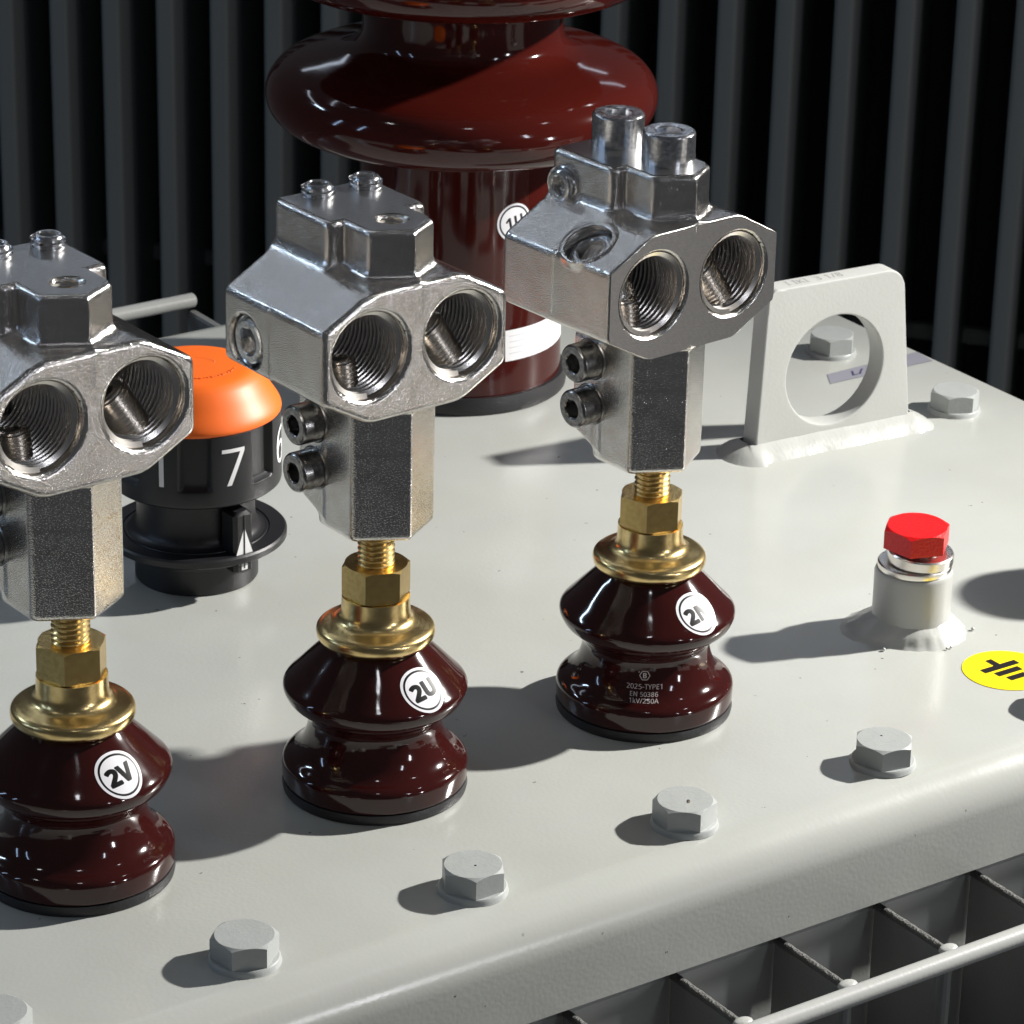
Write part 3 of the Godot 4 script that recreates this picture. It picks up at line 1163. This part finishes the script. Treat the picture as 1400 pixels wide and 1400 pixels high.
func lifting_lug() -> void:
	var o := thing("lifting_lug", "pale grey welded lifting lug with a round hole on the lid", "lifting lug", Vector3(320.5, 0, -153.0), deg_to_rad(-5.0))
	# front outline, rounded upper corners; ring by ring from the hole outwards
	var c := Vector2(-2.6, 32.0)
	var corners := [Vector2(36.8, -0.5), Vector2(29.0, 70.8), Vector2(-36.5, 70.8), Vector2(-39.5, -0.5)]
	var radii := [0.4, 9.0, 5.0, 0.4]
	var poly := PackedVector2Array()
	for i in 4:
		var p: Vector2 = corners[i]
		var a: Vector2 = (corners[(i + 3) % 4] - p).normalized()
		var b: Vector2 = (corners[(i + 1) % 4] - p).normalized()
		var half := a.angle_to(b) / 2.0
		var reach: float = radii[i] / tan(absf(half))
		var m: Vector2 = p + (a + b).normalized() * (radii[i] / sin(absf(half)))
		var s0: float = (p + a * reach - m).angle()
		var sweep := wrapf((p + b * reach - m).angle() - s0, -PI, PI)
		for k in 9:
			poly.append(m + Vector2.from_angle(s0 + sweep * k / 8.0) * radii[i])
	var angles := []
	for i in 96:
		angles.append(TAU * i / 96.0)
	for p in poly:
		angles.append(fposmod((p - c).angle(), TAU))
	angles.sort()
	var outer := PackedVector2Array()
	var dirs := PackedVector2Array()
	for a in angles:
		var dir := Vector2.from_angle(a)
		var far := 1e9
		for k in poly.size():
			var hit = Geometry2D.segment_intersects_segment(c, c + dir * 120, poly[k], poly[(k + 1) % poly.size()])
			if hit != null:
				far = minf(far, c.distance_to(hit))
		outer.append(c + dir * far)
		dirs.append(dir)
	var s := Soup.new()
	var n := outer.size()
	var th := 10.0
	var ring := func(inset: float, z: float) -> PackedVector3Array:
		var r := PackedVector3Array()
		for i in n:
			var p := outer[i] - (outer[i] - c).normalized() * inset
			r.append(Vector3(p.x, p.y, z))
		return r
	var hole := func(grow: float, z: float) -> PackedVector3Array:
		var r := PackedVector3Array()
		for i in n:
			var p := c + dirs[i] * (23.4 + grow)
			r.append(Vector3(p.x, p.y, z))
		return r
	var rings := [hole.call(0.0, -th + 0.9), hole.call(0.0, -0.9), hole.call(0.3, -0.3), hole.call(0.9, 0.0), ring.call(0.9, 0.0), ring.call(0.3, -0.3), ring.call(0.0, -0.9), ring.call(0.0, -th + 0.9), ring.call(0.3, -th + 0.3), ring.call(0.9, -th), hole.call(0.9, -th), hole.call(0.3, -th + 0.3), hole.call(0.0, -th + 0.9)]
	for j in rings.size() - 1:
		for i in n:
			var q := (i + 1) % n
			s.quad(rings[j][i], rings[j + 1][i], rings[j + 1][q], rings[j][q])
	put("plate", s.mesh(32), "lug_paint", o)
	# weld bead round the foot: a lumpy fillet
	var ns := FastNoiseLite.new()
	ns.seed = 8
	ns.frequency = 0.16
	var path := []
	for i in 41:
		path.append([Vector3(-41.5 + 80.0 * i / 40.0, 0, 0.5), Vector3(0, 0, 1)])
	for i in 12:
		var a := PI * (i + 1) / 13.0
		path.append([Vector3(38.5 + 1.5 * sin(a), 0, 0.5 - (th + 1) * (i + 1) / 13.0), Vector3(sin(a), 0, cos(a))])
	for i in 41:
		path.append([Vector3(38.5 - 80.0 * i / 40.0, 0, -th - 0.5), Vector3(0, 0, -1)])
	for i in 12:
		var a := PI + PI * (i + 1) / 13.0
		path.append([Vector3(-41.5 + 1.5 * sin(a), 0, -th - 0.5 + (th + 1) * (i + 1) / 13.0), Vector3(sin(a), 0, cos(a))])
	var w := Soup.new()
	var rows := []
	for i in path.size():
		var p: Vector3 = path[i][0]
		var d: Vector3 = path[i][1]
		var k := ns.get_noise_2d(p.x * 0.5, p.z * 0.5 + 3.0)
		var reach := 6.8 + 0.45 * k + 0.05 * sin(p.x * 3.1)
		var rise := 6.4 + 0.4 * ns.get_noise_2d(p.x * 0.4 + 40.0, p.z)
		if absf(p.x) > 39.0:
			reach += 2.6
			rise *= 0.9
		var row := PackedVector3Array()
		for j in 7:
			var f := j / 6.0
			var bulge := 0.7 * sin(PI * f) * (1.0 + 0.12 * ns.get_noise_2d(p.x * 0.8 + 9.0, f * 4.0 + p.z))
			row.append(p + d * (reach * (1 - f) - 1.2 * f + bulge) + Vector3(0, rise * pow(f, 1.25) + bulge - 0.25 * (1 - f), 0))
		rows.append(row)
	for i in rows.size():
		var q := (i + 1) % rows.size()
		for j in 6:
			w.quad(rows[i][j], rows[q][j], rows[q][j + 1], rows[i][j + 1])
	put("weld_bead", w.mesh(70), "weld_paint", o)
	# stamped mark on the top edge
	var marks := letters("I IKI  3 1/8", false)
	var st := Soup.new()
	for f in marks.size() / 3:
		var q := []
		for k in 3:
			var p := marks[f * 3 + k] * 4.2
			q.append(Vector3(p.x - 12, 70.84, -5.2 + p.y))
		if (q[1] - q[0]).cross(q[2] - q[0]).y < 0:
			q.reverse()
		st.tri(q[0], q[1], q[2])
	put("stamped_mark", st.mesh(20), "stamp_grey", o)


func filler_plug() -> void:
	var o := thing("filler_plug", "grey welded pipe stub closed by a glossy red hex bolt", "filler plug", Vector3(228.8, 0, 1.2))
	put("pipe", lathe([Vector2(14.2, 0), Vector2(14.1, 12), Vector2(14.15, 22.6), Vector2(13.6, 24.0), Vector2(12.6, 24.6), Vector2(5, 24.6)], 72).mesh(30), "grey_paint", o)
	put("flat_washer", lathe([Vector2(6, 24.6), Vector2(13.2, 24.7), Vector2(13.4, 25.4), Vector2(13.3, 26.6), Vector2(12.7, 27.0), Vector2(6, 27.0)], 64).mesh(30), "nickel_thread", o, Transform3D(Basis(Vector3(0.6, 0, 0.8), 0.01), Vector3(0.1, 0, 0.1)))
	put("lock_washer", lathe([Vector2(6, 27.1), Vector2(11.4, 27.2), Vector2(11.9, 27.9), Vector2(11.9, 31.0), Vector2(11.4, 31.6), Vector2(6, 31.6)], 64).mesh(30), "nickel_thread", o, Transform3D(Basis(Vector3(0.9, 0, -0.3).normalized(), 0.05), Vector3(0.6, 0, 0.4)))
	put("stud", thread(8.6, 24.6, 35.0, 1.75, 0.9).mesh(20), "dark_steel", o)
	var face := atan2(-559.0 - 225.0, 873.0) - PI / 2 + deg_to_rad(22)
	put("red_bolt_head", hex_head(12.4, 33.4, 41.2, 10.6).mesh(28), "red_paint", o, Transform3D(Basis(Vector3(0.7, 0, 0.7).normalized(), 0.035) * Basis(Vector3.UP, face), Vector3(0.2, 0, 0)))
	# weld: a ring with lumps, and spatter
	var ns := FastNoiseLite.new()
	ns.seed = 5
	ns.frequency = 0.22
	var s := Soup.new()
	var rings := []
	for j in 8:
		var f := j / 7.0
		var ring := PackedVector3Array()
		for i in 72:
			var a := TAU * i / 72.0
			var d := Vector3(cos(a), 0, -sin(a))
			var reach := 20.8 + 1.6 * ns.get_noise_2d(d.x * 3.4, d.z * 3.4) + 0.35 * sin(a * 23.0)
			var left := clampf(d.dot(Vector3(-0.85, 0, -0.5)) * 3.0 - 1.9, 0.0, 1.0)
			reach += 5.0 * left
			var bulge := 1.0 * sin(PI * f) * (1.0 + 0.6 * ns.get_noise_3d(d.x * 9.0, f * 7.0, d.z * 9.0))
			ring.append(d * (lerpf(reach, 13.7, pow(f, 0.75)) + bulge) + Vector3(0, (6.4 + 1.2 * ns.get_noise_2d(d.x * 4.0 + 20, d.z * 4.0)) * pow(f, 1.5) + bulge * 0.6 - 0.2 * (1 - f), 0))
		rings.append(ring)
	s.stack(rings, false, false)
	put("weld_collar", s.mesh(70), "weld_paint", o)
	var r := RandomNumberGenerator.new()
	r.seed = 4
	var sp := Soup.new()
	var bead := lathe(curve([Vector2(0.05, -0.3), Vector2(0.75, -0.1), Vector2(0.9, 0.3), Vector2(0.55, 0.85), Vector2(0.05, 1.0)], 2), 9)
	for i in 8:
		var a := r.randf() * TAU
		var k := r.randf_range(0.4, 0.9)
		sp.add(bead, Transform3D(Basis.from_scale(Vector3(k, k, k)), Vector3(cos(a), 0, sin(a)) * r.randf_range(19, 23) + Vector3(0, 0.5, 0)))
	put("weld_spatter", sp.mesh(70), "weld_paint", o)
	# unseen stub added beyond the right edge of the frame to cast a shadow
	var v := thing("unseen_shadow_stub", "unseen capped grey pipe stub added beyond the earth sticker for its shadow", "pipe stub", Vector3(362, 0, 26))
	put("pipe", lathe([Vector2(19, 0), Vector2(18.8, 52), Vector2(18, 53), Vector2(9, 53)], 48).mesh(30), "grey_paint", v)
	put("cap", lathe(curve([Vector2(20.5, 52), Vector2(20.8, 58), Vector2(19.5, 65), Vector2(13, 68), Vector2(0.2, 68.6)], 4), 48).mesh(40), "steel", v)


func tap_knob() -> void:
	var o := thing("tap_changer_knob", "black numbered rotary knob with orange domed cap behind the connectors", "rotary knob", Vector3(35, 0, -178))
	var cam_az := atan2(-559.0 - 35.0, 873.0 + 178.0)
	put("base_ring", lathe([Vector2(22.4, 0), Vector2(22.8, 0.6), Vector2(22.8, 9.6), Vector2(24.4, 10.4), Vector2(24.8, 13.8), Vector2(24.0, 15.4), Vector2(12, 15.4)], 80).mesh(30), "knob_black", o)
	put("indicator_disc", lathe([Vector2(20, 15.0), Vector2(32.6, 15.2), Vector2(33.5, 15.9), Vector2(33.5, 18.0), Vector2(32.8, 18.7), Vector2(27.2, 18.8), Vector2(27.0, 18.4), Vector2(26.6, 18.4), Vector2(26.4, 18.8), Vector2(12, 18.8)], 96).mesh(30), "knob_black", o)
	var neck := lathe(curve([Vector2(25.8, 18.6), Vector2(23.6, 19.8), Vector2(22.2, 22.5), Vector2(21.8, 27.0), Vector2(21.8, 33.0), Vector2(22.0, 39.0)], 4), 80)
	put("neck", neck.mesh(40), "knob_black", o)
	# body with seven finger recesses
	var s := Soup.new()
	var n := 280
	var rings := []
	for p in [[20.0, 37.8, 0.0], [30.6, 38.0, 0.0], [31.5, 38.8, 0.0], [31.7, 40.0, 0.0], [31.7, 44.2, 0.0], [31.7, 44.8, 0.12], [31.68, 45.4, 0.55], [31.66, 46.2, 0.9], [31.64, 47.2, 1.0], [31.5, 64.8, 1.0], [31.4, 65.6, 0.9], [30.9, 66.0, 0.8], [20.0, 66.0, 0.0]]:
		var ring := PackedVector3Array()
		for i in n:
			var az := TAU * i / n
			var k := fposmod(az - cam_az + PI / 7.0, TAU / 7.0) - PI / 7.0
			var w := absf(k) * 31.5
			var dip: float = 2.7 * (1.0 - smoothstep(4.2, 6.4, w)) * p[2]
			var r: float = p[0] - dip
			ring.append(Vector3(r * sin(az), p[1], r * cos(az)))
		rings.append(ring)
	s.stack(rings)
	put("grip", s.mesh(32), "knob_black", o)
	put("orange_cap", lathe(curve([Vector2(30.6, 65.4), Vector2(31.6, 66.2), Vector2(31.6, 67.6), Vector2(30.6, 69.8), Vector2(28.2, 73.4), Vector2(25.6, 77.4), Vector2(23.0, 80.4), Vector2(19.4, 82.2), Vector2(11.0, 83.0), Vector2(0.2, 83.3)], 5), 96).mesh(40), "knob_orange", o)
	# embossed oval and lettering ring on the cap
	var em := Soup.new()
	for i in 40:
		var a := TAU * i / 40.0
		var b := TAU * (i + 1) / 40.0
		em.add(rod(Vector3(7.5 * cos(a), 82.85, 4.2 * sin(a)), Vector3(7.5 * cos(b), 82.85, 4.2 * sin(b)), 0.42, 6), Transform3D(Basis(Vector3.UP, cam_az), Vector3(0, 0.1, 0)))
	for i in 26:
		var a := -1.2 + 2.4 * i / 25.0
		em.add(box(Vector3.ZERO, Vector3(1.0, 1.2, 0.45 + 0.5 * (i % 3)), 0.15), Transform3D(Basis(Vector3.UP, cam_az + a), Vector3(sin(cam_az + a) * 15.5, 82.4, cos(cam_az + a) * 15.5)))
	put("embossed_mark", em.mesh(40), "knob_orange", o)
	# numbers between the recesses
	var numbers := ["7", "6", "5", "4", "3", "2", "1"]
	for i in 7:
		var az := cam_az + TAU / 7.0 * (i + 0.5)
		var g := letters(numbers[i], false)
		var q := Soup.new()
		g = split_small(g, 0.12)
		for f in g.size() / 3:
			var t := []
			for k in 3:
				var p := g[f * 3 + k] * 14.2
				var a := az + p.x / 31.6
				t.append(Vector3(sin(a) * 31.72, 53.6 - p.y, cos(a) * 31.72))
			if (t[1] - t[0]).cross(t[2] - t[0]).dot(Vector3(sin(az), 0, cos(az))) < 0:
				t.reverse()
			q.tri(t[0], t[1], t[2])
		put("numeral", q.mesh(40), "white_print", o)
	# pointer block with its white arrow
	var pa := cam_az + deg_to_rad(33.0)
	var px := Transform3D(Basis(Vector3.UP, pa), Vector3.ZERO)
	var ptr := put("pointer", box(Vector3(0, 22.8, 27.0), Vector3(8.2, 24.4, 9.6), 1.3).mesh(32), "knob_black", o, px)
	var ar := Soup.new()
	var z := 31.86
	ar.tri(Vector3(-4.4, 16.2, z), Vector3(4.4, 16.2, z), Vector3(0, 29.2, z))
	ar.quad(Vector3(-1.3, 12.4, z), Vector3(1.3, 12.4, z), Vector3(1.3, 16.2, z), Vector3(-1.3, 16.2, z))
	put("arrow_mark", ar.mesh(20), "white_print", ptr)
	put("ridge", box(Vector3(0, 23.5, 31.7), Vector3(0.5, 21.0, 0.8), 0.15).mesh(30), "knob_black", ptr)


# ------------------------------------------------------------------ the radiator behind
func build_background() -> void:
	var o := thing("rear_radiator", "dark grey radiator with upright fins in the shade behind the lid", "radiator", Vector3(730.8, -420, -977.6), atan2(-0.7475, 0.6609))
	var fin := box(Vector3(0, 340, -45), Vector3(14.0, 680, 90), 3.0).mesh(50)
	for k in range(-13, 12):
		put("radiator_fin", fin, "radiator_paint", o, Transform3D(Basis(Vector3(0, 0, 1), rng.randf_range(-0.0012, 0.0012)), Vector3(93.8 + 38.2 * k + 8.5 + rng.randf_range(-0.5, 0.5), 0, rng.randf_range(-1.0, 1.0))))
	put("back_panel", box(Vector3(0, 340, -100), Vector3(1120, 700, 18), 1).mesh(30), "radiator_gap_shade", o)
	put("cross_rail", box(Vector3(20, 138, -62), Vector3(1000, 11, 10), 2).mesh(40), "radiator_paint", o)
